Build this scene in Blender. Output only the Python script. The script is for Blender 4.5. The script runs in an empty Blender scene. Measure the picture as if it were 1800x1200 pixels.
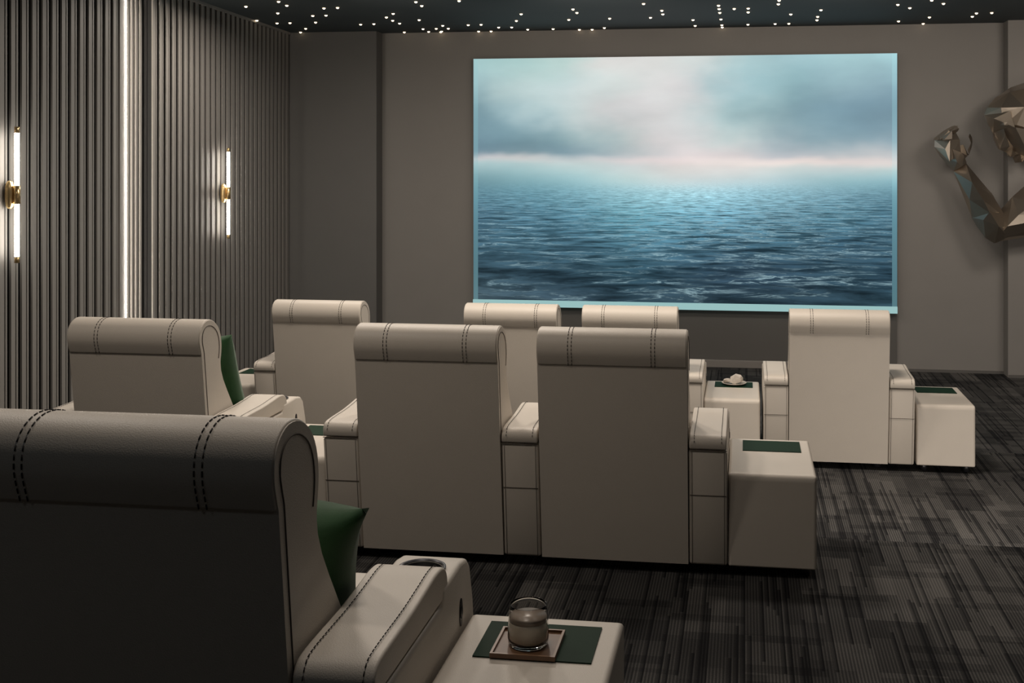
import bpy, bmesh, math, random
from mathutils import Vector, Matrix, noise
R = math.radians
random.seed(7)
scene = bpy.context.scene
col = scene.collection

# ------------------------------------------------------------------ camera
cam_data = bpy.data.cameras.new('camera')
cam = bpy.data.objects.new('camera', cam_data)
col.objects.link(cam)
cam.location = (0, 0, 2.33)
cam.rotation_euler = (R(90), 0, R(8.25))
cam_data.sensor_width = 36
cam_data.lens = 40
cam_data.shift_x = -120 / 1800
cam_data.shift_y = -313 / 1800
cam_data.clip_start = 0.05
scene.camera = cam

# ------------------------------------------------------------------ world, exposure
world = bpy.data.worlds.new('world')
scene.world = world
world.use_nodes = True
world.node_tree.nodes['Background'].inputs[0].default_value = (0.55, 0.6, 0.65, 1)
world.node_tree.nodes['Background'].inputs[1].default_value = 0.0
scene.view_settings.view_transform = 'Standard'
scene.view_settings.look = 'None'
scene.view_settings.gamma = 1
scene.view_settings.exposure = 0
scene.view_settings.use_curve_mapping = False

# levels (m): screen floor, row tiers, ceiling
F0, F1, F2, F3, ZC = 0.0, 0.15, 0.42, 0.668, 3.886
YB = 13.14
Y1, Y2, Y3 = 8.29, 5.30, 2.24
WARM = (1.0, 0.89, 0.78)

# ------------------------------------------------------------------ recessed ceiling lamps, plus added fill lamps (light only; above the seats, out of frame)
def disk(x, y, power, size=0.35, color=WARM, aim=(0, 0), z=ZC - 0.02, spread=150):
    l = bpy.data.lights.new('ceiling_or_fill_lamp', 'AREA')
    l.shape = 'DISK'; l.size = size; l.energy = power; l.color = color
    l.spread = R(spread)
    o = bpy.data.objects.new('ceiling_or_fill_lamp', l)
    col.objects.link(o)
    o.location = (x, y, z)
    o.rotation_euler = (R(aim[0]), R(aim[1]), 0)
    return o

for x, y, p, t in ((-2.5, 7.0, 40, 0), (-4.15, 9.75, 40, 0), (-1.5, 7.2, 46, 0), (0.3, 7.2, 46, 4), (2.3, 8.4, 26, 14)):      # over the aisle behind the front row
    disk(x, y, p, 0.5, aim=(t, 0), spread=170)
for x, p in ((-3.2, 9), (-1.4, 27), (1.0, 33), (3.4, 36)):      # washing the screen wall
    disk(x, 10.2, p, 1.1, aim=(58, 0), spread=140)
for x, p in ((-2.9, 20), (-1.1, 4.5), (0.5, 2.5)):                 # dimmed lamps over the aisle behind the middle row
    disk(x, 3.75, p, 0.4)
disk(-0.9, 2.7, 7, 0.3)  # added lamp, brightens the top and pads of the nearest recliner
for x, p in ((-2.4, 1.5), (0.6, 1.2)):                           # cool fill lamps added at the back to lift the dark chair backs
    disk(x, 0.6, p, 0.5, color=(0.85, 0.93, 1.0))
def step_strip(x0, x1, y, z, power):                             # light strip tucked under a step nosing
    l = bpy.data.lights.new('step_light', 'AREA'); l.shape = 'RECTANGLE'; l.size = x1 - x0; l.size_y = 0.015
    l.energy = power; l.color = (1.0, 0.90, 0.80)
    o = bpy.data.objects.new('step_light', l); col.objects.link(o)
    o.location = ((x0 + x1) / 2, y, z); o.rotation_euler = (R(55), 0, 0)
step_strip(0.45, 5.1, 5.93, F2 - 0.03, 48)
step_strip(1.75, 5.1, 8.95, F1 - 0.02, 16)

# ------------------------------------------------------------------ materials
def new_mat(name):
    m = bpy.data.materials.new(name); m.use_nodes = True
    nt = m.node_tree
    return m, nt, nt.nodes['Principled BSDF']

def plain(name, rgb, rough=0.5, metal=0.0, noise=0.06, nscale=40, bump=0.0, bscale=300, sheen=0.0, coat=0.0, spec=0.5):
    m, nt, p = new_mat(name)
    tc = nt.nodes.new('ShaderNodeTexCoord')
    n = nt.nodes.new('ShaderNodeTexNoise'); n.inputs['Scale'].default_value = nscale; n.inputs['Detail'].default_value = 4
    nt.links.new(tc.outputs['Object'], n.inputs['Vector'])
    mx = nt.nodes.new('ShaderNodeMix'); mx.data_type = 'RGBA'
    mx.inputs[6].default_value = tuple(c * (1 - noise) for c in rgb) + (1,)
    mx.inputs[7].default_value = tuple(min(1, c * (1 + noise)) for c in rgb) + (1,)
    nt.links.new(n.outputs['Fac'], mx.inputs[0])
    nt.links.new(mx.outputs[2], p.inputs['Base Color'])
    p.inputs['Roughness'].default_value = rough
    p.inputs['Metallic'].default_value = metal
    p.inputs['Sheen Weight'].default_value = sheen
    p.inputs['Specular IOR Level'].default_value = spec
    p.inputs['Coat Weight'].default_value = coat
    if bump:
        b = nt.nodes.new('ShaderNodeTexNoise'); b.inputs['Scale'].default_value = bscale; b.inputs['Detail'].default_value = 6
        nt.links.new(tc.outputs['Object'], b.inputs['Vector'])
        bp = nt.nodes.new('ShaderNodeBump'); bp.inputs['Strength'].default_value = bump; bp.inputs['Distance'].default_value = 0.002
        nt.links.new(b.outputs['Fac'], bp.inputs['Height'])
        nt.links.new(bp.outputs['Normal'], p.inputs['Normal'])
    return m

def emit(name, rgb, strength, base=0.3):
    m, nt, p = new_mat(name)
    p.inputs['Base Color'].default_value = (base, base, base, 1)
    p.inputs['Emission Color'].default_value = tuple(rgb) + (1,)
    p.inputs['Emission Strength'].default_value = strength
    return m

M = {}
M['leather'] = plain('cream_leather', (0.60, 0.545, 0.475), 0.48, bump=0.35, bscale=350, noise=0.03, nscale=8)
M['thread'] = plain('dark_thread', (0.012, 0.011, 0.010), 0.8)
M['seam'] = plain('leather_seam', (0.10, 0.085, 0.07), 0.8)
M['plastic'] = plain('black_plastic', (0.012, 0.012, 0.014), 0.35)
M['chrome'] = plain('dark_chrome', (0.05, 0.05, 0.055), 0.35, 0.6)
M['green_glass'] = plain('green_inlay', (0.006, 0.026, 0.012), 0.7, noise=0.1, spec=0.15)
M['velvet'] = plain('green_velvet', (0.010, 0.062, 0.014), 0.85, noise=0.35, nscale=14, bump=0.4, bscale=500, sheen=0.25)
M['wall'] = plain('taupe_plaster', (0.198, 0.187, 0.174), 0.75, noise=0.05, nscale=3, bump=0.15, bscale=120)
M['wall_dark'] = plain('dark_grey_wall', (0.085, 0.080, 0.074), 0.6, noise=0.05, nscale=3)
M['wall_shaded'] = plain('shaded_plaster', (0.115, 0.112, 0.106), 0.7, noise=0.05, nscale=3)  # left panel's light fall-off towards the corner put into a darker colour
M['lit_wall_foot'] = plain('lit_wall_foot', (0.20, 0.185, 0.17), 0.3, noise=0.05, nscale=3)  # paler colour carries the light on the wall's foot
M['slat'] = plain('bronze_slat', (0.27, 0.255, 0.235), 0.5, 0.1, noise=0.08, nscale=2)
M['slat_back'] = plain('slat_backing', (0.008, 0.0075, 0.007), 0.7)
M['ceiling'] = plain('night_ceiling', (0.035, 0.046, 0.050), 0.8, noise=0.12, nscale=2)
M['brass'] = plain('brass', (0.72, 0.52, 0.26), 0.28, 0.9)
M['bronze'] = plain('polished_bronze', (0.40, 0.345, 0.285), 0.30, 0.92, noise=0.1, nscale=5)
M['wood'] = plain('walnut', (0.13, 0.065, 0.03), 0.45, noise=0.25, nscale=25)
M['wood_rim'] = plain('walnut_rim', (0.20, 0.11, 0.06), 0.4, noise=0.2, nscale=25)
M['milk'] = plain('milky_drink', (0.90, 0.80, 0.68), 0.45, noise=0.18, nscale=45)
M['coffee'] = plain('brown_drink', (0.26, 0.21, 0.17), 0.3)
M['stone'] = plain('pale_stone', (0.55, 0.50, 0.44), 0.6, noise=0.15, nscale=60, bump=1.0, bscale=90)
M['tube'] = emit('lit_tube', (1.0, 0.93, 0.84), 20.0)
M['led'] = emit('led_strip', (1.0, 0.90, 0.78), 32.0)
M['star'] = emit('fibre_star', (1.0, 0.78, 0.52), 5.0)

def glass_mat():
    m, nt, p = new_mat('clear_glass')
    p.inputs['Base Color'].default_value = (0.97, 0.96, 0.94, 1)
    p.inputs['Roughness'].default_value = 0.03
    p.inputs['IOR'].default_value = 1.30
    p.inputs['Transmission Weight'].default_value = 1.0
    return m
M['glass'] = glass_mat()

def carpet_mat():
    m, nt, p = new_mat('striped_carpet')
    N = nt.nodes.new; L = nt.links.new
    tc = N('ShaderNodeTexCoord'); sp = N('ShaderNodeSeparateXYZ'); L(tc.outputs['Object'], sp.inputs[0])
    def mth(op, a, b=None):
        n = N('ShaderNodeMath'); n.operation = op
        for i, v in enumerate((a, b)):
            if v is None: continue
            if isinstance(v, (int, float)): n.inputs[i].default_value = v
            else: L(v, n.inputs[i])
        return n.outputs[0]
    X, Y = sp.outputs[0], sp.outputs[1]
    def cell(sx, sy, offs):
        cx = mth('FLOOR', mth('DIVIDE', X, sx))
        w0 = N('ShaderNodeTexWhiteNoise'); w0.noise_dimensions = '1D'; L(mth('ADD', cx, offs), w0.inputs['W'])
        cy = mth('FLOOR', mth('DIVIDE', mth('ADD', Y, mth('MULTIPLY', w0.outputs['Value'], sy)), sy))
        cb = N('ShaderNodeCombineXYZ'); L(cx, cb.inputs[0]); L(cy, cb.inputs[1]); cb.inputs[2].default_value = offs
        w = N('ShaderNodeTexWhiteNoise'); w.noise_dimensions = '3D'; L(cb.outputs[0], w.inputs['Vector'])
        return w.outputs['Value']
    big = cell(0.25, 0.5, 3.1)
    mid = cell(0.083, 0.36, 7.7)
    cross = cell(0.31, 0.07, 21.3)
    thin = cell(0.0130, 0.85, 13.9)
    rib = mth('SINE', mth('MULTIPLY', X, 2 * math.pi / 0.0130))
    ns = N('ShaderNodeTexNoise'); ns.inputs['Scale'].default_value = 150; ns.inputs['Detail'].default_value = 4
    L(tc.outputs['Object'], ns.inputs['Vector'])
    soft = N('ShaderNodeTexNoise'); soft.inputs['Scale'].default_value = 1.6; L(tc.outputs['Object'], soft.inputs['Vector'])
    darkline = mth('LESS_THAN', thin, 0.20)
    crossdark = mth('LESS_THAN', cross, 0.22)
    t = mth('ADD', mth('MULTIPLY', big, 0.26), mth('MULTIPLY', mid, 0.22))
    t = mth('ADD', t, mth('MULTIPLY', ns.outputs['Fac'], 0.30))
    t = mth('ADD', t, mth('MULTIPLY', rib, 0.15))
    t = mth('ADD', t, mth('MULTIPLY', soft.outputs['Fac'], 0.3))
    t = mth('SUBTRACT', t, mth('MULTIPLY', darkline, 0.30))
    t = mth('SUBTRACT', t, mth('MULTIPLY', crossdark, 0.12))
    cr = N('ShaderNodeValToRGB'); L(t, cr.inputs[0])
    e = cr.color_ramp.elements
    e[0].position = 0.10; e[0].color = (0.008, 0.008, 0.009, 1)
    e[1].position = 0.95; e[1].color = (0.135, 0.128, 0.120, 1)
    k = e.new(0.5); k.color = (0.040, 0.039, 0.038, 1)
    L(cr.outputs[0], p.inputs['Base Color'])
    p.inputs['Roughness'].default_value = 0.95
    p.inputs['Specular IOR Level'].default_value = 0.1
    b = N('ShaderNodeBump'); b.inputs['Strength'].default_value = 0.5; b.inputs['Distance'].default_value = 0.004
    L(t, b.inputs['Height']); L(b.outputs['Normal'], p.inputs['Normal'])
    return m
M['carpet'] = carpet_mat()

# ------------------------------------------------------------------ helpers
def link(name, bm, m, parent=None, smooth=True, bevel=0, seg=3, loc=None, wn=True, angle=30, weight=None):
    me = bpy.data.meshes.new(name)
    bm.normal_update()
    bm.to_mesh(me); bm.free()
    if smooth:
        me.polygons.foreach_set('use_smooth', [True] * len(me.polygons))
    o = bpy.data.objects.new(name, me)
    me.materials.append(M[m] if isinstance(m, str) else m)
    col.objects.link(o)
    if parent: o.parent = parent
    if loc: o.location = loc
    if bevel:
        b = o.modifiers.new('bevel', 'BEVEL'); b.width = bevel; b.segments = seg
        b.limit_method = 'ANGLE'; b.angle_limit = R(angle)
        if weight:
            b.limit_method = 'WEIGHT'
            at = me.attributes.new('bevel_weight_edge', 'FLOAT', 'EDGE')
            for e in me.edges:
                p, q = me.vertices[e.vertices[0]].co, me.vertices[e.vertices[1]].co
                at.data[e.index].value = weight(p, q)
    if smooth and wn and bevel:
        w = o.modifiers.new('normals', 'WEIGHTED_NORMAL'); w.keep_sharp = True
    return o

def box(bm, x0, x1, y0, y1, z0, z1):
    v = [bm.verts.new(p) for p in ((x0,y0,z0),(x1,y0,z0),(x1,y1,z0),(x0,y1,z0),(x0,y0,z1),(x1,y0,z1),(x1,y1,z1),(x0,y1,z1))]
    for f in ((0,3,2,1),(4,5,6,7),(0,1,5,4),(1,2,6,5),(2,3,7,6),(3,0,4,7)):
        bm.faces.new([v[i] for i in f])
    return v

def prism(bm, prof, x0, x1):            # profile in (y, z), extruded along x
    n = len(prof)
    a = [bm.verts.new((x0, y, z)) for y, z in prof]
    b = [bm.verts.new((x1, y, z)) for y, z in prof]
    fs = [bm.faces.new(a), bm.faces.new(b[::-1])]
    for i in range(n):
        j = (i + 1) % n
        fs.append(bm.faces.new((a[i], b[i], b[j], a[j])))
    bmesh.ops.recalc_face_normals(bm, faces=fs)

def tube(bm, pts, r, n=6, cap=True):
    pts = [Vector(p) for p in pts]; rings = []
    for i, p in enumerate(pts):
        d = (pts[min(i + 1, len(pts) - 1)] - pts[max(i - 1, 0)]).normalized()
        u = d.cross(Vector((0.31, 0.17, 0.93)))
        if u.length < 0.1: u = d.cross(Vector((1, 0, 0)))
        u.normalize(); w = d.cross(u)
        rings.append([bm.verts.new(p + u * r * math.cos(2*math.pi*k/n) + w * r * math.sin(2*math.pi*k/n)) for k in range(n)])
    for a, b in zip(rings, rings[1:]):
        for k in range(n):
            bm.faces.new((a[k], a[(k+1) % n], b[(k+1) % n], b[k]))
    if cap:
        bm.faces.new(rings[0][::-1]); bm.faces.new(rings[-1])

def lathe(bm, prof, n=40, c=(0, 0, 0)):
    rings = []
    for r, z in prof:
        if r < 1e-6: rings.append([bm.verts.new((c[0], c[1], c[2] + z))])
        else: rings.append([bm.verts.new((c[0] + r*math.cos(2*math.pi*k/n), c[1] + r*math.sin(2*math.pi*k/n), c[2] + z)) for k in range(n)])
    for a, b in zip(rings, rings[1:]):
        for k in range(n):
            q = (k + 1) % n
            if len(a) == 1 and len(b) == 1: continue
            if len(a) == 1: bm.faces.new((a[0], b[q], b[k]))
            elif len(b) == 1: bm.faces.new((a[k], a[q], b[0]))
            else: bm.faces.new((a[k], a[q], b[q], b[k]))
    bmesh.ops.recalc_face_normals(bm, faces=bm.faces[:])

def spline(pts, k=4, closed=False):
    out = []; n = len(pts)
    rng = range(n if closed else n - 1)
    g = (lambda i: pts[i % n]) if closed else (lambda i: pts[max(0, min(n - 1, i))])
    for i in rng:
        p0, p1, p2, p3 = (Vector(g(i + j)) for j in (-1, 0, 1, 2))
        for s in range(k):
            t = s / k
            out.append(0.5 * ((2*p1) + (-p0+p2)*t + (2*p0-5*p1+4*p2-p3)*t*t + (-p0+3*p1-3*p2+p3)*t*t*t))
    if not closed: out.append(Vector(pts[-1]))
    return [tuple(p) for p in out]

def tag(o, label=None, cat=None, group=None, kind=None):
    if label: o['label'] = label
    if cat: o['category'] = cat
    if group: o['group'] = group
    if kind: o['kind'] = kind
    return o

def empty(name, loc=(0, 0, 0), rz=0):
    o = bpy.data.objects.new(name, None); o.empty_display_size = 0.1
    col.objects.link(o); o.location = loc; o.rotation_euler = (0, 0, rz)
    return o

kids = {}
def copy_tree(o, parent=None, skip=()):
    c = o.copy(); col.objects.link(c)
    if parent: c.parent = parent
    for ch in list(o.children):
        if ch in skip: continue
        copy_tree(ch, c, skip)
    return c

def struct(name, bm, m, **k):
    o = link(name, bm, m, **k); o['kind'] = 'structure'
    return o

# ------------------------------------------------------------------ room shell
def slab(name, poly, z0, z1, m):
    bm = bmesh.new()
    a = [bm.verts.new((x, y, z0)) for x, y in poly]; b = [bm.verts.new((x, y, z1)) for x, y in poly]
    fs = [bm.faces.new(a), bm.faces.new(b[::-1])]
    n = len(poly)
    for i in range(n):
        j = (i + 1) % n; fs.append(bm.faces.new((a[i], b[i], b[j], a[j])))
    bmesh.ops.recalc_face_normals(bm, faces=fs)
    return struct(name, bm, m, smooth=False)

XL0, XR, YR = -4.465, 5.2, -1.5
def wallx(y): return XL0 - 0.07 * y
slab('floor', [(wallx(YR) - .3, YR), (XR, YR), (XR, YB + .1), (wallx(YB) - .3, YB + .1)], -0.2, F0, 'carpet')
slab('platform', [(wallx(YR) - .05, YR), (XR, YR), (XR, 8.94), (1.66, 8.94), (1.66, 9.55), (wallx(9.55) - .05, 9.55)], F0, F1, 'carpet')
slab('platform', [(wallx(YR) - .05, YR), (XR, YR), (XR, 5.92), (0.37, 5.92), (0.37, 6.45), (wallx(6.45) - .05, 6.45)], F1, F2, 'carpet')
slab('platform', [(wallx(YR) - .05, YR), (XR, YR), (XR, 3.3), (wallx(3.3) - .05, 3.3)], F2, F3, 'carpet')
slab('ceiling', [(wallx(YR) - .3, YR - .1), (XR + .1, YR - .1), (XR + .1, YB + .2), (wallx(YB) - .3, YB + .2)], ZC, ZC + 0.15, 'ceiling')

bm = bmesh.new(); box(bm, -6, XR + .2, YB, YB + .12, 0, ZC)
struct('wall_back', bm, 'wall', smooth=False)
bm = bmesh.new(); box(bm, XR, XR + .12, YR, YB, 0, ZC); struct('wall_right', bm, 'wall', smooth=False)
bm = bmesh.new(); box(bm, wallx(YR) - .3, XR, YR - .12, YR, 0, ZC); struct('wall_front', bm, 'wall', smooth=False)
# side pilaster panels of the screen wall
bm = bmesh.new(); box(bm, -5.7, -4.30, YB - .22, YB, 0, ZC); struct('trim_1', bm, 'wall_shaded', smooth=False)
bm = bmesh.new(); box(bm, 2.83, XR, YB - .22, YB, 0, ZC); struct('trim_2', bm, 'wall', smooth=False)
# darker panel behind and below the screen
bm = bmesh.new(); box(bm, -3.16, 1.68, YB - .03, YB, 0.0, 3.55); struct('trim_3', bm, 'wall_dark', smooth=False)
bm = bmesh.new()
for x0, x1, y in ((-5.5, -4.305, YB - .22), (2.835, XR, YB - .22)):
    box(bm, x0, x1, y - .012, y, 0, 0.03)
box(bm, -4.3, -3.17, YB - .012, YB, 0, 0.03); box(bm, 1.69, 2.83, YB - .012, YB, 0, 0.03)
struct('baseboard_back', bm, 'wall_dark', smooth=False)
bm = bmesh.new(); box(bm, -3.1, 1.62, YB - .06, YB - .03, 0, 0.085)  # paler satin strip stands in for light on the wall's foot
struct('wall_foot_glow', bm, 'lit_wall_foot', bevel=0.006)

# left wall: splayed by 4 degrees, slatted
ROT = R(4)
def wl(o):
    o.location = (XL0, 0, 0); o.rotation_euler = (0, 0, ROT); return o
T0, TN0, TN1, T1 = -1.6, 8.70, 9.30, 13.12
bm = bmesh.new()
box(bm, -.25, .0, T0, TN0, 0, ZC); box(bm, -.25, -.11, TN0, TN1, 0, ZC); box(bm, -.25, -.05, TN1, T1 + .15, 0, ZC)
wl(struct('wall_left', bm, 'slat_back', smooth=False))
def slats(name, t0, t1, xb, depth, thin=False):
    bm = bmesh.new(); t = t0; k = 0; core = []
    while t < t1 - .02:
        w = (0.049 if k % 2 == 0 else 0.020) if not thin else 0.015
        d = depth if k % 2 == 0 else depth * 0.8
        box(bm, xb, xb + d - .014, t, min(t + w, t1), 0.0, ZC)
        box(bm, xb + d - .014, xb + d, t, min(t + w, t1), 0.0, ZC)
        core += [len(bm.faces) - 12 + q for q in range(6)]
        t += w + (0.0305 if not thin else 0.024); k += 1
    o = wl(struct(name, bm, 'slat', smooth=False))
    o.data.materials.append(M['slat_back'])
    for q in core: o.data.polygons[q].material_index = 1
    return o
slats('trim_4', 2.0, TN0 - .10, .0, .05)
slats('trim_5', TN1 + .015, T1, -.05, .05)
slats('trim_6', TN0 + .03, TN1 - .03, -.11, .05, True)
bm = bmesh.new(); box(bm, .0, .052, TN0 - .095, TN0 - .004, 0, ZC); wl(struct('trim_7', bm, 'slat', smooth=False))
bm = bmesh.new(); box(bm, .0, .060, T0, TN0, ZC - .025, ZC); box(bm, -.05, .012, TN1, T1, ZC - .025, ZC); wl(struct('trim_8', bm, 'slat', smooth=False))

# light strip in the slot between the two slatted panels
bm = bmesh.new(); box(bm, .0, .058, TN0 - .003, TN0 + .003, 0.02, ZC - .03)
o = wl(link('led_strip_light', bm, 'led', smooth=False))
tag(o, 'floor to ceiling glowing warm white light strip between the two slatted wall panels', 'strip light')

# ------------------------------------------------------------------ screen
ROWS = {
100: ((165,200,200),(175,207,205),(190,212,208),(215,215,212),(215,222,220),(180,205,207),(160,192,198),(165,200,205),(175,215,220)),
150: ((160,190,195),(185,208,208),(195,212,212),(208,215,213),(215,215,215),(170,198,203),(150,185,192),(145,175,185),(135,165,178)),
200: ((125,155,165),(165,190,195),(195,208,208),(212,212,212),(212,215,215),(175,200,203),(140,170,178),(125,155,168),(120,148,162)),
245: ((118,148,160),(125,155,165),(150,175,180),(190,200,200),(215,212,212),(195,208,208),(155,175,182),(140,165,175),(135,160,172)),
273: ((120,145,158),(125,150,160),(135,160,170),(185,195,198),(222,215,215),(215,210,210),(185,190,195),(190,195,198),(198,200,202)),
284: ((190,192,195),(198,200,200),(188,198,200),(218,212,212),(232,220,218),(232,222,218),(230,218,213),(226,215,211),(220,213,210)),
294: ((170,195,198),(175,200,202),(190,208,208),(205,212,212),(220,215,212),(218,215,212),(205,212,210),(195,205,205),(185,205,205)),
315: ((125,160,168),(140,178,185),(160,195,200),(190,212,212),(205,215,215),(195,210,212),(175,200,205),(150,185,192),(140,180,190)),
340: ((95,135,150),(105,150,165),(120,165,178),(140,182,192),(150,190,200),(140,180,192),(125,165,178),(110,150,165),(100,140,155)),
380: ((75,110,128),(80,120,138),(85,130,148),(95,145,160),(100,150,168),(95,140,158),(85,125,142),(75,115,132),(75,112,130)),
430: ((62,92,108),(65,98,114),(70,105,122),(75,115,132),(70,108,126),(65,98,115),(60,92,108),(58,88,105),(60,90,106)),
480: ((58,82,95),(55,80,94),(52,78,92),(50,78,92),(50,75,90),(50,72,88),(48,70,85),(48,72,86),(50,76,92)),
530: ((70,90,100),(60,80,92),(55,75,88),(50,72,85),(48,68,80),(46,66,78),(45,65,77),(45,66,78),(48,72,84))}
def lin(c):
    c /= 255.0
    return c / 12.92 if c <= 0.04045 else ((c + 0.055) / 1.055) ** 2.4
SX0, SX1, SZ0, SZ1 = -3.16, 1.675, 0.66, 3.556
IX0, IX1, IZ0 = -3.105, 1.62, 0.735        # picture area
def picture_grid(name, x0, x1, z0, z1, nx, nz, y, m, parent, gain=1.0, box_depth=0.0):
    ys = sorted(ROWS); me = bpy.data.meshes.new(name)
    V = []; Fc = []; C = []
    def cr(p, t):
        return 0.5 * ((2*p[1]) + (-p[0]+p[2])*t + (2*p[0]-5*p[1]+4*p[2]-p[3])*t*t + (-p[0]+3*p[1]-3*p[2]+p[3])*t*t*t)
    def row(k, u, ch):
        i0 = min(int(u), 7); q = ROWS[ys[max(0, min(len(ys) - 1, k))]]
        return cr([q[max(0, min(8, i0 + j))][ch] for j in (-1, 0, 1, 2)], u - i0)
    for j in range(nz + 1):
        for i in range(nx + 1):
            x = x0 + (x1 - x0) * i / nx; z = z0 + (z1 - z0) * j / nz
            V.append((x, y, z))
            u = (x - SX0) / (SX1 - SX0) * 8
            yp = 100 + (SZ1 - z) / (SZ1 - IZ0) * 432
            sky = min(max((300 - yp) / 60, 0), 1)
            n1 = noise.fractal(Vector((x * .9, z * 1.6, 3)), .8, 2.1, 4); n2 = noise.fractal(Vector((x * .8 + 9, z * 1.8, 7)), .8, 2.1, 4)
            u = min(max(u + n1 * .55 * sky, 0), 8)
            yp = min(max(yp + n2 * (16 * sky + 3) - (u - 4) * 1.4 * (1 - abs(yp - 290) / 60 if abs(yp - 290) < 60 else 0), 100), 529.9)
            k = max(q for q in range(len(ys)) if ys[q] <= yp); t = (yp - ys[k]) / (ys[min(k + 1, len(ys) - 1)] - ys[k])
            c = [max(0, min(1, lin(max(0, cr([row(k + d, u, ch) for d in (-1, 0, 1, 2)], t))) * gain)) for ch in range(3)]
            C.append(c + [1])
    for j in range(nz):
        for i in range(nx):
            a = j * (nx + 1) + i
            Fc.append((a, a + 1, a + nx + 2, a + nx + 1))
    me.from_pydata(V, [], Fc)
    at = me.color_attributes.new('picture', 'FLOAT_COLOR', 'POINT')
    for k, c in enumerate(C): at.data[k].color = c
    me.materials.append(m)
    o = bpy.data.objects.new(name, me); col.objects.link(o); o.parent = parent
    return o

def sea_mat():
    m = bpy.data.materials.new('projected_sea'); m.use_nodes = True
    nt = m.node_tree; nt.nodes.clear(); N = nt.nodes.new; L = nt.links.new
    out = N('ShaderNodeOutputMaterial'); em = N('ShaderNodeEmission'); L(em.outputs[0], out.inputs[0])
    at = N('ShaderNodeAttribute'); at.attribute_name = 'picture'
    tc = N('ShaderNodeTexCoord'); sp = N('ShaderNodeSeparateXYZ'); L(tc.outputs['Object'], sp.inputs[0])
    def mth(op, a, b=None, c=None, clamp=False):
        n = N('ShaderNodeMath'); n.operation = op; n.use_clamp = clamp
        for i, v in enumerate((a, b, c)):
            if v is None: continue
            if isinstance(v, (int, float)): n.inputs[i].default_value = v
            else: L(v, n.inputs[i])
        return n.outputs[0]
    HZ = 2.16
    below = mth('MAXIMUM', mth('SUBTRACT', HZ, sp.outputs[2]), 0.015)
    depth = mth('DIVIDE', 1.0, below)
    px = mth('MULTIPLY', mth('SUBTRACT', sp.outputs[0], -0.9), depth)
    cb = N('ShaderNodeCombineXYZ'); L(px, cb.inputs[0]); L(mth('MULTIPLY', depth, 4.2), cb.inputs[1])
    n0 = N('ShaderNodeTexNoise'); n0.inputs['Scale'].default_value = 0.9; n0.inputs['Detail'].default_value = 2
    L(cb.outputs[0], n0.inputs['Vector'])
    mp = N('ShaderNodeMapping'); mp.inputs['Rotation'].default_value = (0, 0, R(-9)); mp.inputs['Scale'].default_value = (1.1, 2.9, 1)
    L(cb.outputs[0], mp.inputs['Vector'])
    n1 = N('ShaderNodeTexNoise'); n1.inputs['Scale'].default_value = 1.7; n1.inputs['Detail'].default_value = 6; n1.inputs['Roughness'].default_value = 0.62; n1.inputs['Distortion'].default_value = 0.5
    L(mp.outputs[0], n1.inputs['Vector'])
    mp2 = N('ShaderNodeMapping'); mp2.inputs['Rotation'].default_value = (0, 0, R(14)); mp2.inputs['Scale'].default_value = (0.7, 2.0, 1)
    L(cb.outputs[0], mp2.inputs['Vector'])
    n2 = N('ShaderNodeTexNoise'); n2.inputs['Scale'].default_value = 1.3; n2.inputs['Detail'].default_value = 5; n2.inputs['Distortion'].default_value = 0.8
    L(mp2.outputs[0], n2.inputs['Vector'])
    glint = mth('SUBTRACT', 1.0, mth('ABSOLUTE', mth('DIVIDE', mth('SUBTRACT', sp.outputs[0], -0.3), 1.9)), None, True)
    glint = mth('MULTIPLY', glint, mth('SUBTRACT', 1.0, mth('DIVIDE', mth('SUBTRACT', HZ, sp.outputs[2]), 0.95), None, True))
    crest = mth('SUBTRACT', 1.0, mth('MULTIPLY', mth('ABSOLUTE', mth('SUBTRACT', n1.outputs['Fac'], 0.5)), 20.0), None, True)
    crest = mth('POWER', crest, 1.6)
    gate = mth('MULTIPLY', mth('SUBTRACT', mth('ADD', n2.outputs['Fac'], mth('MULTIPLY', glint, 0.42)), 0.46), 6.0, None, True)
    crest = mth('MULTIPLY', crest, gate)
    swell = mth('MULTIPLY', mth('SUBTRACT', n2.outputs['Fac'], 0.5), 2.2)
    chop = mth('MULTIPLY', mth('SUBTRACT', n1.outputs['Fac'], 0.5), 3.0)
    sea_on = mth('MULTIPLY', mth('SUBTRACT', HZ, sp.outputs[2]), 5.0, None, True)
    spark = mth('MULTIPLY', mth('MULTIPLY', mth('SUBTRACT', n1.outputs['Fac'], 0.46), 9.0, None, True), mth('MULTIPLY', glint, 1.1))
    var = mth('MULTIPLY', mth('ADD', mth('ADD', swell, chop), spark), sea_on)
    gain_sea = mth('MAXIMUM', mth('ADD', 1.0, var), 0.35)
    # clouds
    mpc = N('ShaderNodeMapping'); mpc.inputs['Scale'].default_value = (0.55, 1, 1.6); mpc.inputs['Rotation'].default_value = (0, R(12), 0)
    L(tc.outputs['Object'], mpc.inputs['Vector'])
    nc = N('ShaderNodeTexNoise'); nc.inputs['Scale'].default_value = 1.6; nc.inputs['Detail'].default_value = 5; L(mpc.outputs[0], nc.inputs['Vector'])
    sky_on = mth('SUBTRACT', 1.0, sea_on)
    cl = mth('ADD', 1.0, mth('MULTIPLY', mth('MULTIPLY', mth('SUBTRACT', nc.outputs['Fac'], 0.5), 0.45), sky_on))
    g = mth('MULTIPLY', gain_sea, cl)
    vm = N('ShaderNodeVectorMath'); vm.operation = 'SCALE'; L(at.outputs['Color'], vm.inputs[0]); L(g, vm.inputs['Scale'])
    mix = N('ShaderNodeMix'); mix.data_type = 'RGBA'
    L(mth('MULTIPLY', mth('MULTIPLY', crest, sea_on), 0.62), mix.inputs[0]); L(vm.outputs[0], mix.inputs[6])
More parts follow.
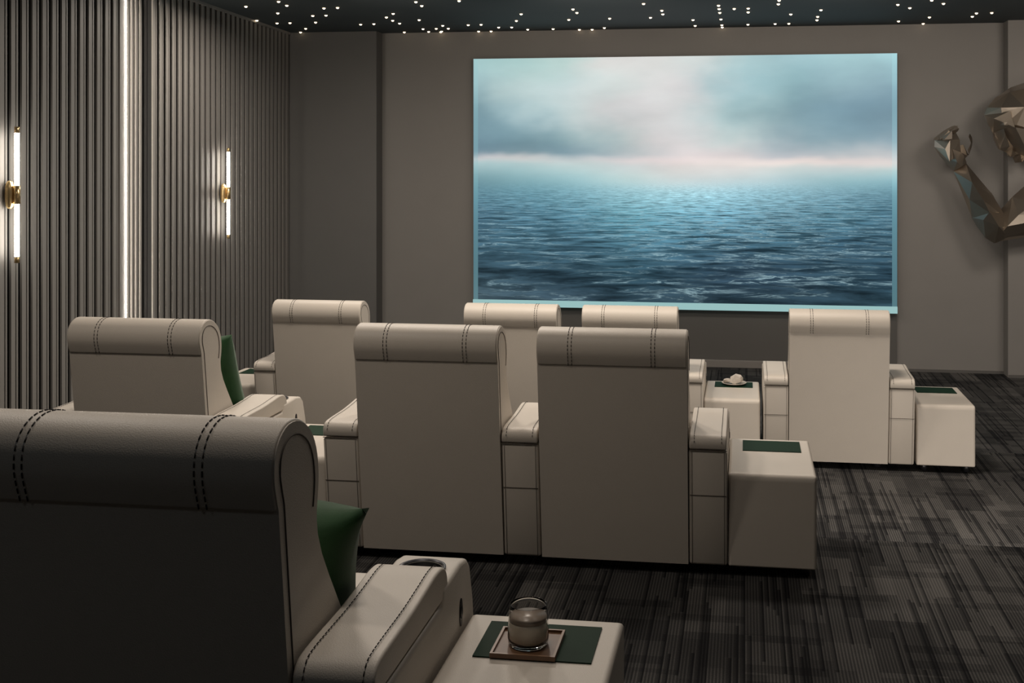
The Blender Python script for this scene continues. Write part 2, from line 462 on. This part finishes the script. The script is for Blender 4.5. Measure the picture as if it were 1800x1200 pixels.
    mix.inputs[7].default_value = (0.42, 0.62, 0.68, 1)
    L(mix.outputs[2], em.inputs['Color']); em.inputs['Strength'].default_value = 1.0
    return m
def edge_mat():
    m = bpy.data.materials.new('screen_spill_edge'); m.use_nodes = True
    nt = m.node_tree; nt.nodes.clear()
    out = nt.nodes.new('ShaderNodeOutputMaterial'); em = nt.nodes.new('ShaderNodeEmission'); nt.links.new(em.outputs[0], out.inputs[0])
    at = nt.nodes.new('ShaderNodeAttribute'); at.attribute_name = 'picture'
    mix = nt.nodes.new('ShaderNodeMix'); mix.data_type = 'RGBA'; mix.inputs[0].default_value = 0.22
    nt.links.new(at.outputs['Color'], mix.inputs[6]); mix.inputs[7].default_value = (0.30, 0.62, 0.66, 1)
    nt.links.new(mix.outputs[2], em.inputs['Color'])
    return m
scr = tag(empty('projection_screen', (0, YB - .09, 0)), 'large wide screen showing a grey blue sea under a cloudy sky', 'screen')
bm = bmesh.new(); box(bm, SX0, SX1, .004, .058, SZ0, SZ1); link('casing', bm, 'plastic', scr, smooth=False)
picture_grid('display', IX0, IX1, IZ0, SZ1, 180, 110, 0.0, sea_mat(), scr)
em_edge = edge_mat()  # screen spill on the side frame strips put in as emission
a = picture_grid('edge_spill', SX0, IX0, IZ0, SZ1, 2, 60, 0.0, em_edge, scr)
b = picture_grid('edge_spill', IX1, SX1, IZ0, SZ1, 2, 60, 0.0, em_edge, scr, gain=1.1)
bm = bmesh.new(); box(bm, SX0, SX1, -.03, .004, SZ0, IZ0)  # ledge of the frame, screen spill on it put in as emission
link('bottom_ledge', bm, emit('pale_teal_ledge', (0.36, 0.62, 0.62), 0.8, 0.03), scr, smooth=False)['label'] = 'pale teal ledge along the bottom, screen spill put in as glow'

# ------------------------------------------------------------------ recliner
W = 0.69
ROLL = spline([(-.130, .985), (-.141, 1.015), (-.150, 1.05), (-.146, 1.09), (-.122, 1.124), (-.078, 1.142), (-.02, 1.136), (.035, 1.105), (.068, 1.06), (.080, 1.01), (.078, .965), (.070, .92), (.076, .875)], 3)
BACK = [(0, .05), (-.065, .5), (-.105, .8)] + ROLL + [(.10, .825), (.145, .76), (.235, .64), (.27, .5), (.27, .05)]
def grow(p, q, r_, d):
    t = (Vector(r_) - Vector(p)).normalized(); return (q[0] - t.y * d, q[1] + t.x * d)
_c = ROLL[:-7]
COVER = [grow(_c[max(i - 1, 0)], _c[i], _c[min(i + 1, len(_c) - 1)], .0045) for i in range(len(_c))]
HEAD = COVER + [(_c[-1][0] - .02, _c[-1][1])] + [(_c[i][0] * .6 - .02, 1.02 + (_c[i][1] - 1.05) * .5) for i in range(len(_c) - 4, 3, -5)]

def arm(side, parent):
    """side = +1 right arm, -1 left arm; x from W/2+.004 outward"""
    x0, x1 = (W/2 + .004, W/2 + .180)
    if side < 0: x0, x1 = -x1, -x0
    xc = (x0 + x1) / 2
    bm = bmesh.new()
    prism(bm, [(0, .05), (-.072, .595), (.42, .595), (.435, .635), (.60, .640), (.665, .630), (.70, .60), (.735, .50), (.752, .40), (.76, .05)], x0, x1)
    a = link('armrest', bm, 'leather', parent, bevel=0.012, seg=3)
    # cup holder well cut into the console top
    cb = bmesh.new(); bmesh.ops.create_cone(cb, cap_ends=True, segments=32, radius1=.052, radius2=.052, depth=.14, matrix=Matrix.Translation((xc, .545, .64)))
    cut = link('cutter', cb, 'plastic', smooth=False)
    md = a.modifiers.new('cut', 'BOOLEAN'); md.object = cut; md.operation = 'DIFFERENCE'
    # boolean first, then bevel of the outer edges
    a.modifiers.remove(a.modifiers['bevel']); a.modifiers.remove(a.modifiers['normals'])
    bv = bmesh.new(); bv.from_mesh(a.data)
    ed = [e for e in bv.edges if e.calc_face_angle(0) > R(25)]
    bmesh.ops.bevel(bv, geom=ed, offset=0.012, segments=3, profile=0.5, affect='EDGES')
    bv.to_mesh(a.data); bv.free()
    dg = bpy.context.evaluated_depsgraph_get(); dg.update()
    me = bpy.data.meshes.new_from_object(a.evaluated_get(dg))
    a.modifiers.clear(); old = a.data; a.data = me; bpy.data.meshes.remove(old)
    bpy.data.objects.remove(cut)
    me.polygons.foreach_set('use_smooth', [True] * len(me.polygons))
    me.set_sharp_from_angle(angle=R(35))
    bm = bmesh.new()
    lathe(bm, [(0, .572), (.046, .572), (.0500, .60), (.0505, .636), (.056, .6445), (.061, .6445), (.061, .641), (.0515, .634), (.0515, .571), (0, .571)], 32, (xc, .545, 0))
    c = link('cup_holder', bm, 'chrome', a); c['label'] = 'dark metal cup holder'
    # pad
    bm = bmesh.new()
    P = spline([(-.076, .602), (-.082, .63), (-.072, .655), (-.04, .670), (.05, .674), (.18, .676), (.30, .684), (.38, .690), (.44, .684), (.472, .662), (.482, .628), (.470, .604)], 3, False)
    prism(bm, P, x0 + .003, x1 - .003)
    pad = link('arm_pad', bm, 'leather', a, bevel=0.022, seg=4, angle=55)
    # stitching along both upper edges of the pad and round the rear post
    top = spline([(-.0855, .635), (-.070, .660), (-.04, .6735), (.05, .6775), (.18, .6795), (.30, .6875), (.38, .6935), (.44, .6875), (.470, .668)], 3)
    for x in (x0 + .026, x1 - .026):
        bm = bmesh.new()
        dash(bm, [(x, y, z) for y, z in top], .010, .006, .0014)
        link('stitching', bm, 'thread', pad)['label'] = 'dark dashed stitch line'
    bm = bmesh.new()
    back = lambda z, o=.0012: -.072 * (z - .05) / .545 - o
    for x in (x0 + .014, x1 - .014):
        tube(bm, [(x, back(z), z) for z in (.055, .2, .4, .594)], .0012, 5)
    for z in (.385,):
        tube(bm, [(x0 + .004, back(z), z), (x1 - .004, back(z), z)], .0016, 5)
    tube(bm, [(x0 + .002, back(.594, .002), .5975), (x1 - .002, back(.594, .002), .5975)], .0022, 5)
    s = link('seam', bm, 'seam', a); s['label'] = 'thin dark seams'
    if side > 0:
        bm = bmesh.new()
        n = 20
        for k0, (ry, rz, xx) in enumerate(((.014, .036, x1 + .002), (.009, .016, x1 + .004))):
            vs = [[bm.verts.new((xq, .595 + ry*math.cos(2*math.pi*k/n), .515 + rz*math.sin(2*math.pi*k/n))) for k in range(n)] for xq in (x1 - .002, xx)]
            for k in range(n): bm.faces.new((vs[0][k], vs[0][(k+1) % n], vs[1][(k+1) % n], vs[1][k]))
            bm.faces.new(vs[1]); bm.faces.new(vs[0][::-1])
        bmesh.ops.recalc_face_normals(bm, faces=bm.faces[:])
        link('control_panel', bm, 'plastic', a, smooth=False)['label'] = 'small black oval seat control'
    return a

def dash(bm, pts, on, off, r):
    pts = [Vector(p) for p in pts]
    seg = [(a, b, (b - a).length) for a, b in zip(pts, pts[1:])]
    total = sum(s[2] for s in seg)
    def at(s):
        for a, b, l in seg:
            if s <= l: return a.lerp(b, s / l)
            s -= l
        return pts[-1]
    s = 0
    while s + on <= total:
        tube(bm, [at(s), at(s + on)], r, 4); s += on + off

def make_recliner():
    root = empty('cinema_recliner')
    bm = bmesh.new(); prism(bm, BACK, -W/2, W/2)
    back = link('backrest', bm, 'leather', root, bevel=0.034, seg=5, weight=lambda p, q: 0.0 if abs(p.x - q.x) > .01 and not (p.z < .06 and p.y < .01) else (1.0 if max(p.z, q.z) > .81 else 0.3))
    for sgn in (-1, 1):                                  # piping round the side caps
        bm = bmesh.new()
        xs = sgn * (W/2 + .0005)
        IN = [(-.005, .2), (-.065, .5), (-.105, .8)] + ROLL[:-4]
        path = [(xs,) + grow(IN[max(i - 1, 0)], IN[i], IN[min(i + 1, len(IN) - 1)], -.026) for i in range(len(IN))]
        tube(bm, path, .0022, 5)
        link('piping', bm, 'seam', back)['label'] = 'dark piping'
    bm = bmesh.new(); prism(bm, HEAD, -W/2 + .003, W/2 - .003)
    head = link('headrest', bm, 'leather', root, bevel=0.034, seg=5, angle=60)
    path = [grow(COVER[max(i - 1, 0)], COVER[i], COVER[min(i + 1, len(COVER) - 1)], .0012) for i in range(len(COVER))]
    for x in (-.191, .191):
        for d in (-.0085, .0085):
            bm = bmesh.new()
            dash(bm, [(x + d, y, z) for y, z in path], .0115, .0065, .0017)
            link('stitching', bm, 'thread', head)['label'] = 'dark dashed stitch line'
    bm = bmesh.new(); box(bm, -W/2 + .004, W/2 - .004, .24, .86, .09, .33)
    link('base', bm, 'leather', root, bevel=0.02)
    bm = bmesh.new(); box(bm, -W/2 + .006, W/2 - .006, .20, .90, .33, .50)
    link('seat', bm, 'leather', root, bevel=0.04, seg=4)
    bm = bmesh.new(); box(bm, -W/2 + .010, W/2 - .010, .862, .91, .08, .325)
    link('footrest', bm, 'leather', root, bevel=0.018)
    for x in (-.28, .28):
        for y in (.12, .72):
            bm = bmesh.new(); lathe(bm, [(0, 0), (.028, 0), (.024, .052 if y < .5 else .095), (0, .052 if y < .5 else .095)], 16, (x, y, 0))
            link('leg', bm, 'plastic', root)['label'] = 'short black foot'
    la = arm(-1, root); ra = arm(1, root)
    return root, la
def make_table():
    root = empty('console_table')
    bm = bmesh.new(); box(bm, 0, .402, 0.0, .70, .05, .48)
    link('body', bm, 'leather', root, bevel=0.034, seg=5, weight=lambda p, q: 0.25 if max(p.z, q.z) < .1 else (1.0 if min(p.z, q.z) > .4 and abs(p.x - q.x) > .1 else 0.45))
    bm = bmesh.new(); box(bm, .065, .352, .42, .63, .4795, .4835)
    link('inlay_panel', bm, 'green_glass', root, smooth=False)['label'] = 'dark green inlay'
    for x in (.06, .35):
        for y in (.08, .62):
            bm = bmesh.new(); lathe(bm, [(0, 0), (.024, 0), (.020, .052), (0, .052)], 14, (x, y, 0))
            link('leg', bm, 'plastic', root)['label'] = 'short black foot'
    return root

proto, left_arm = make_recliner()
ptab = make_table()
used = {'r': False, 't': False}
def place(kind, x, y, z, label, rz=0, left=True):
    src = proto if kind == 'r' else ptab
    o = copy_tree(src, None, () if left else (left_arm,))
    o.location = (x, y, z); o.rotation_euler = (0, 0, rz)
    if kind == 'r': tag(o, label, 'armchair', 'cream leather cinema recliners')
    else: tag(o, label, 'side table', 'console tables between the recliners')
    return o
# front row
place('r', -3.182, Y1, F1, 'cream leather recliner in the front row nearest the slatted wall')
place('r', -1.70, Y1, F1, 'cream leather recliner left of the touching front row pair, below the screen')
place('r', -0.825, Y1, F1, 'cream leather recliner right of the touching front row pair, below the screen', left=False)
place('r', 0.654, Y1, F1, 'cream leather recliner standing alone at the right end of the front row')
place('t', -4.12, Y1, F1, 'cream console table with green inlay at the slatted wall end of the front row')
place('t', -2.64, Y1, F1, 'cream console table behind the middle row, between wall side recliner and front row pair')
place('t', -0.296, Y1, F1, 'cream console table with pale lumps in a dish on its green inlay')
place('t', 1.196, Y1, F1, 'cream console table at the far right end of the front row')
# middle row
place('r', -2.940, Y2, F2, 'cream leather recliner at left of the middle row with a green cushion')
place('r', -1.482, Y2, F2, 'cream leather recliner left of the two joined in the middle row')
place('r', -0.606, Y2, F2, 'cream leather recliner right of the two joined in the middle row', left=False)
place('t', -2.4125, Y2, F2, 'cream console table left of the middle row pair, its green inlay half hidden')
place('t', -0.078, Y2, F2, 'cream console table with empty green inlay at the right end of the middle row')
# back row
place('r', -1.245, Y3, F3, 'large dark shaded leather recliner nearest the camera at bottom left')
place('t', -0.712, Y3, F3, 'console table nearest the camera carrying the glass on its green inlay')
for src in (proto, ptab):
    def kill(o):
        for c in list(o.children): kill(c)
        bpy.data.objects.remove(o)
    kill(src)

# ------------------------------------------------------------------ cushions
def cushion(name, size, thick, seed, pinch=.10):
    rnd = random.Random(seed); n = 26
    bm = bmesh.new(); g = {}
    for side in (1, -1):
        for i in range(n + 1):
            for j in range(n + 1):
                u, v = i / n * 2 - 1, j / n * 2 - 1
                edge = i in (0, n) or j in (0, n)
                if edge and side == -1: g[(side, i, j)] = g[(1, i, j)]; continue
                pin = 1 - pinch * (1 - v * v) * abs(u) ** 3; pin2 = 1 - pinch * (1 - u * u) * abs(v) ** 3
                x = u * size / 2 * pin; z = v * size / 2 * pin2
                h = ((1 - u**4) * (1 - v**4)) ** 0.55 * thick / 2
                h *= 1 + 0.10 * math.sin(5 * u + seed) * math.cos(4 * v)
                g[(side, i, j)] = bm.verts.new((x, side * h, z))
    for side in (1, -1):
        for i in range(n):
            for j in range(n):
                q = [g[(side, i, j)], g[(side, i+1, j)], g[(side, i+1, j+1)], g[(side, i, j+1)]]
                bm.faces.new(q if side == -1 else q[::-1])
    return link(name, bm, 'velvet')
c = cushion('cushion', .50, .17, 1, .06)
c.location = (-2.825, Y2 + .29, F2 + .775); c.rotation_euler = (R(14), R(-4), R(-6))
tag(c, 'dark green velvet cushion in the middle row recliner at left', 'cushion', 'green cushions')
c = cushion('cushion', .48, .16, 2, .21)
c.location = (-1.095, Y3 + .32, F3 + .70); c.rotation_euler = (R(16), R(9), R(-8))
tag(c, 'dark green velvet cushion in the recliner nearest the camera', 'cushion', 'green cushions')

# ------------------------------------------------------------------ drink, coaster, dish
TX, TY, TZ = -0.525, 2.735, F3 + .4835
tray = tag(empty('coaster_tray', (TX, TY, TZ)), 'square brown wooden coaster tray under the glass on the nearest console table', 'coaster')
bm = bmesh.new(); box(bm, -.077, .077, -.078, .078, 0, .005); link('tray_base', bm, 'wood', tray, bevel=.002)
bm = bmesh.new()
for a in ((-.079, .079, -.080, -.074), (-.079, .079, .074, .080), (-.079, -.073, -.074, .074), (.073, .079, -.074, .074)):
    box(bm, a[0], a[1], a[2], a[3], 0, .011)
link('rim', bm, 'wood_rim', tray, smooth=False)
gl = tag(empty('drinking_glass', (TX, TY, TZ + .0052)), 'short clear tumbler of milky iced drink on the wooden coaster', 'glass')
bm = bmesh.new()
lathe(bm, [(0, 0), (.044, 0), (.0485, .004), (.0505, .02), (.0500, .05), (.0465, .086), (.0455, .097), (.0440, .0975), (.0432, .096), (.0445, .085), (.0475, .05), (.0478, .02), (.044, .008), (0, .008)], 48)
link('tumbler', bm, 'glass', gl)
bm = bmesh.new(); lathe(bm, [(0, .0085), (.0435, .0085), (.0472, .02), (.0469, .05), (.0464, .058), (0, .058)], 48)
link('milky_drink', bm, 'milk', gl, wn=False)
bm = bmesh.new(); lathe(bm, [(0, .0582), (.0462, .0582), (.0455, .070), (0, .070)], 48)
link('brown_layer', bm, 'coffee', gl, wn=False)

DX, DY, DZ = -0.085, Y1 + .525, F1 + .4835
dish = empty('shallow_dish', (DX, DY, DZ)); tag(dish, 'small shallow pale dish on the green inlay between the two right front row recliners', 'dish')
bm = bmesh.new(); lathe(bm, [(0, 0), (.045, 0), (.085, .010), (.095, .016), (.093, .019), (.082, .013), (.044, .004), (0, .004)], 36); link('bowl', bm, 'stone', dish)
def rock(name, loc, s, seed, label):
    rnd = random.Random(seed); bm = bmesh.new()
    for _ in range(26):
        v = Vector((rnd.gauss(0, 1), rnd.gauss(0, 1), rnd.gauss(0, 1))).normalized()
        v = Vector((max(-.78, min(.78, v.x)) * s[0], max(-.8, min(.8, v.y)) * s[1], max(-.72, min(.72, v.z)) * s[2]))
        bm.verts.new(v)
    bmesh.ops.convex_hull(bm, input=bm.verts[:])
    for v in [v for v in bm.verts if not v.link_faces]: bm.verts.remove(v)
    o = link(name, bm, 'stone', smooth=False, bevel=.002); o.location = loc
    return tag(o, label, 'ornament', 'pale stones in the dish')
rock('pale_stone', (DX + .02, DY, DZ + .043), (.062, .05, .052), 3, 'larger pale rough stone in the dish on the front row console table')
rock('pale_stone', (DX - .055, DY - .002, DZ + .028), (.036, .036, .024), 5, 'smaller pale stone beside the larger one in the dish')

# ------------------------------------------------------------------ wall sconces
def sconce(t, zc, label, off=0.0):
    rootm = empty('wall_sconce'); a = ROT
    base = Vector((XL0, 0, 0)); u = Vector((-math.sin(a), math.cos(a), 0)); n = Vector((math.cos(a), math.sin(a), 0))
    rootm.location = base + u * t + n * off + Vector((0, 0, zc)); rootm.rotation_euler = (0, 0, a)
    tag(rootm, label, 'wall lamp', 'tube wall lamps')
    r = .0155
    bm = bmesh.new(); tube(bm, [(.085, 0, -.415), (.085, 0, .415)], r, 20); link('light_tube', bm, 'tube', rootm, wn=False)['label'] = 'glowing white tube'
    for s in (-1, 1):
        bm = bmesh.new(); tube(bm, [(.085, 0, s*.413), (.085, 0, s*.455)], r * 1.03, 20); link('end_cap', bm, 'brass', rootm, wn=False)['label'] = 'brass cap'
    bm = bmesh.new(); tube(bm, [(.085, 0, -.062), (.085, 0, .062)], r * 1.35, 20); link('clamp', bm, 'brass', rootm, wn=False)['label'] = 'brass sleeve'
    bm = bmesh.new()
    P = []
    for k in range(17):
        t_ = -math.pi/2 + math.pi * k / 16; P.append((.035 * math.copysign(abs(math.cos(t_))**.6, 1), .095 * math.sin(t_)))
    lathe(bm, [(max(r_, 0), z) for r_, z in P], 24)
    for v in bm.verts: v.co.x = v.co.x * .9 + .035
    link('wall_plate', bm, 'brass', rootm)['label'] = 'rounded brass mount'
    return rootm
sconce(6.995, 2.12, 'brass wall lamp with two lit tubes at the left edge of the slatted wall', .05)
sconce(10.816, 2.03, 'brass wall lamp with two lit tubes on the slatted wall nearer the screen')

# ------------------------------------------------------------------ star ceiling
STARS = [(-4.9, 10.69), (-5.26, 11.75), (-4.44, 10.41), (-4.47, 10.68), (-4.79, 11.21), (-5.14, 12.01), (-4.99, 12.01), (-5.02, 12.54), (-5.22, 12.88), (-4.51, 11.46), (-4.69, 12.0), (-4.18, 10.92), (-4.36, 11.45), (-4.03, 10.9), (-4.26, 12.25), (-4.1, 12.23), (-3.78, 11.69), (-3.62, 11.42), (-3.8, 11.97), (-3.8, 12.22), (-4.0, 13.05), (-3.14, 10.62), (-3.16, 10.89), (-3.5, 11.96), (-3.69, 12.77), (-3.7, 13.04), (-3.53, 12.76), (-3.38, 12.49), (-3.54, 13.03), (-3.57, 13.1), (-3.39, 12.77), (-2.71, 10.61), (-3.08, 12.47), (-2.93, 12.46), (-3.11, 13.1), (-2.96, 13.1), (-2.79, 12.74), (-2.64, 12.75), (-2.47, 12.18), (-2.31, 11.64), (-2.5, 12.99), (-2.2, 12.98), (-1.89, 12.17), (-1.72, 11.35), (-1.72, 11.62), (-1.91, 13.1), (-1.76, 13.1), (-1.6, 12.96), (-1.44, 12.13), (-0.98, 11.06), (-1.0, 12.12), (-0.84, 11.58), (-0.85, 11.86), (-0.56, 12.38), (-0.56, 12.91), (-0.26, 11.29), (-0.26, 11.54), (-0.26, 11.83), (-0.26, 12.37), (-0.26, 12.89), (-0.26, 13.1), (-0.11, 11.55), (0.03, 11.54), (0.03, 11.83), (0.03, 12.88), (0.32, 11.02), (0.32, 11.27), (0.47, 12.06), (0.33, 12.86), (0.48, 12.86), (0.76, 11.77), (0.76, 12.3), (0.77, 12.59), (1.48, 11.48), (1.63, 11.74), (1.66, 12.82), (1.96, 13.08), (1.94, 12.52), (1.76, 11.22), (1.91, 11.47), (2.37, 12.25), (2.38, 12.52), (2.52, 12.24)]
bm = bmesh.new(); lathe(bm, [(0, -.013), (.0085, -.0115), (.0135, -.006), (.015, 0), (0, 0)], 14)
st = link('star_light', bm, 'star', wn=False)
for i, (x, y) in enumerate(STARS):
    o = st if i == 0 else st.copy()
    if i: col.objects.link(o)
    o.location = (x, y, ZC)
    tag(o, 'tiny warm point of light set in the dark starry ceiling', 'ceiling light', 'fibre optic star lights in the ceiling')

# ------------------------------------------------------------------ faceted figure on the wall
def figure():
    U = 1 / 162.0                                        # drawing unit: 6.2 mm
    OX, OZ = 1720, 287
    tot = bmesh.new()
    def hull(pts):
        b = bmesh.new()
        for x, y, d in pts: b.verts.new(((x - OX) * U, -d / 100, (OZ - y) * U))
        bmesh.ops.convex_hull(b, input=b.verts[:])
        for v in [v for v in b.verts if not v.link_faces]: b.verts.remove(v)
        me = bpy.data.meshes.new('tmp'); b.to_mesh(me); b.free(); tot.from_mesh(me); bpy.data.meshes.remove(me)
    # skull, brow, face, nose, lips, chin
    hull([(1795,146,14),(1768,155,18),(1742,173,20),(1728,190,20),(1723,203,20),(1730,222,22),(1745,192,38),(1760,165,36),(1790,158,44),(1757,196,44),(1778,192,54),(1805,180,56),(1850,165,34),(1868,205,34),(1850,240,34),(1800,232,48),(1768,222,46),(1750,222,40),(1850,170,5),(1790,150,5),(1740,178,8),(1727,205,10),(1760,235,8),(1850,240,5)])
    hull([(1723,203,20),(1737,237,24),(1743,232,30),(1765,226,46),(1757,198,46),(1735,210,34),(1760,235,10)])
    hull([(1737,236,22),(1745,228,36),(1766,226,46),(1798,232,48),(1790,250,42),(1787,264,38),(1783,281,30),(1772,275,24),(1748,262,16),(1740,245,16),(1800,232,8),(1780,272,6),(1745,250,8)])
    hull([(1737,234,28),(1748,228,42),(1744,262,36),(1752,267,36),(1758,258,42),(1750,240,44)])
    hull([(1757,268,30),(1764,264,38),(1773,272,36),(1764,276,30),(1760,274,24)])
    hull([(1768,276,26),(1778,272,36),(1788,276,32),(1784,285,26),(1774,286,22)])
    # neck, shoulder and upper chest, beyond the frame
    hull([(1798,232,42),(1790,256,34),(1850,330,20),(1905,300,30),(1862,205,34),(1850,240,4),(1860,320,2),(1800,262,4)])
    hull([(1850,300,30),(1905,285,32),(1960,320,28),(1950,400,22),(1880,430,20),(1842,380,18),(1850,310,2),(1955,320,2),(1950,430,2),(1860,425,2)])
    # upper arm
    hull([(1752,369,14),(1739,424,20),(1763,414,26),(1770,345,20),(1790,328,16),(1812,318,18),(1800,355,38),(1775,375,36),(1757,395,34),(1812,388,24),(1866,338,30),(1872,400,28),(1870,370,44),(1860,325,4),(1868,400,4),(1765,410,8),(1760,372,6)])
    # forearm in two facets groups
    hull([(1740,426,22),(1726,417,18),(1712,396,14),(1705,382,12),(1736,337,16),(1752,369,18),(1768,398,24),(1763,415,24),(1728,370,34),(1742,395,36),(1720,385,26),(1712,380,4),(1750,370,4),(1745,415,6)])
    hull([(1705,382,12),(1691,341,10),(1674,301,12),(1694,286,14),(1719,317,14),(1740,344,18),(1746,372,26),(1700,320,30),(1717,350,34),(1728,372,34),(1698,350,22),(1712,390,14),(1690,310,4),(1730,350,4)])
    # wrist and back of the hand
    hull([(1674,301,12),(1686,292,22),(1695,286,16),(1684,268,22),(1662,270,12),(1650,272,8),(1668,262,26),(1690,274,20),(1676,285,26)])
    hull([(1650,272,10),(1642,258,10),(1642,246,12),(1660,237,12),(1677,230,12),(1656,262,26),(1664,284,24),(1684,268,20),(1681,246,24),(1664,246,28),(1660,275,6),(1680,262,8)])
    # four curled fingers, each two facets long, and the thumb
    for k, (dx, dy, dd) in enumerate(((0, 0, 6), (3, -3, 14), (6, -4, 22), (9, -2, 29))):
        hull([(1642+dx,250+dy,dd),(1642+dx,243+dy,dd),(1656+dx,231+dy,dd),(1660+dx,238+dy,dd),(1654+dx,250+dy,dd),(1643+dx,248+dy,dd+6.5),(1656+dx,233+dy,dd+7),(1656+dx,247+dy,dd+6.5)])
        hull([(1656+dx,231+dy,dd),(1672+dx-k*2,223+dy+k,dd),(1678+dx-k*3,222+dy+k*2,dd+2),(1676+dx-k*3,231+dy+k,dd+1),(1660+dx,239+dy,dd),(1657+dx,233+dy,dd+6.5),(1674+dx-k*2,226+dy+k,dd+6)])
    hull([(1684,284,14),(1692,280,12),(1700,272,12),(1694,262,14),(1689,254,16),(1683,256,18),(1684,268,22),(1695,274,20)])
    hull([(1700,272,12),(1705,258,12),(1706,249,13),(1702,252,17),(1696,264,18),(1699,272,16)])
    hull([(1706,250,13),(1705,241,13),(1701,235,14),(1698,240,17),(1702,252,17)])
    o = link('wall_sculpture', tot, 'bronze', smooth=False)
    o.location = (2.52, YB - .222, 2.33)
    return tag(o, 'faceted bronze figure with bowed head and raised bent arm, right of the screen', 'sculpture')
figure()
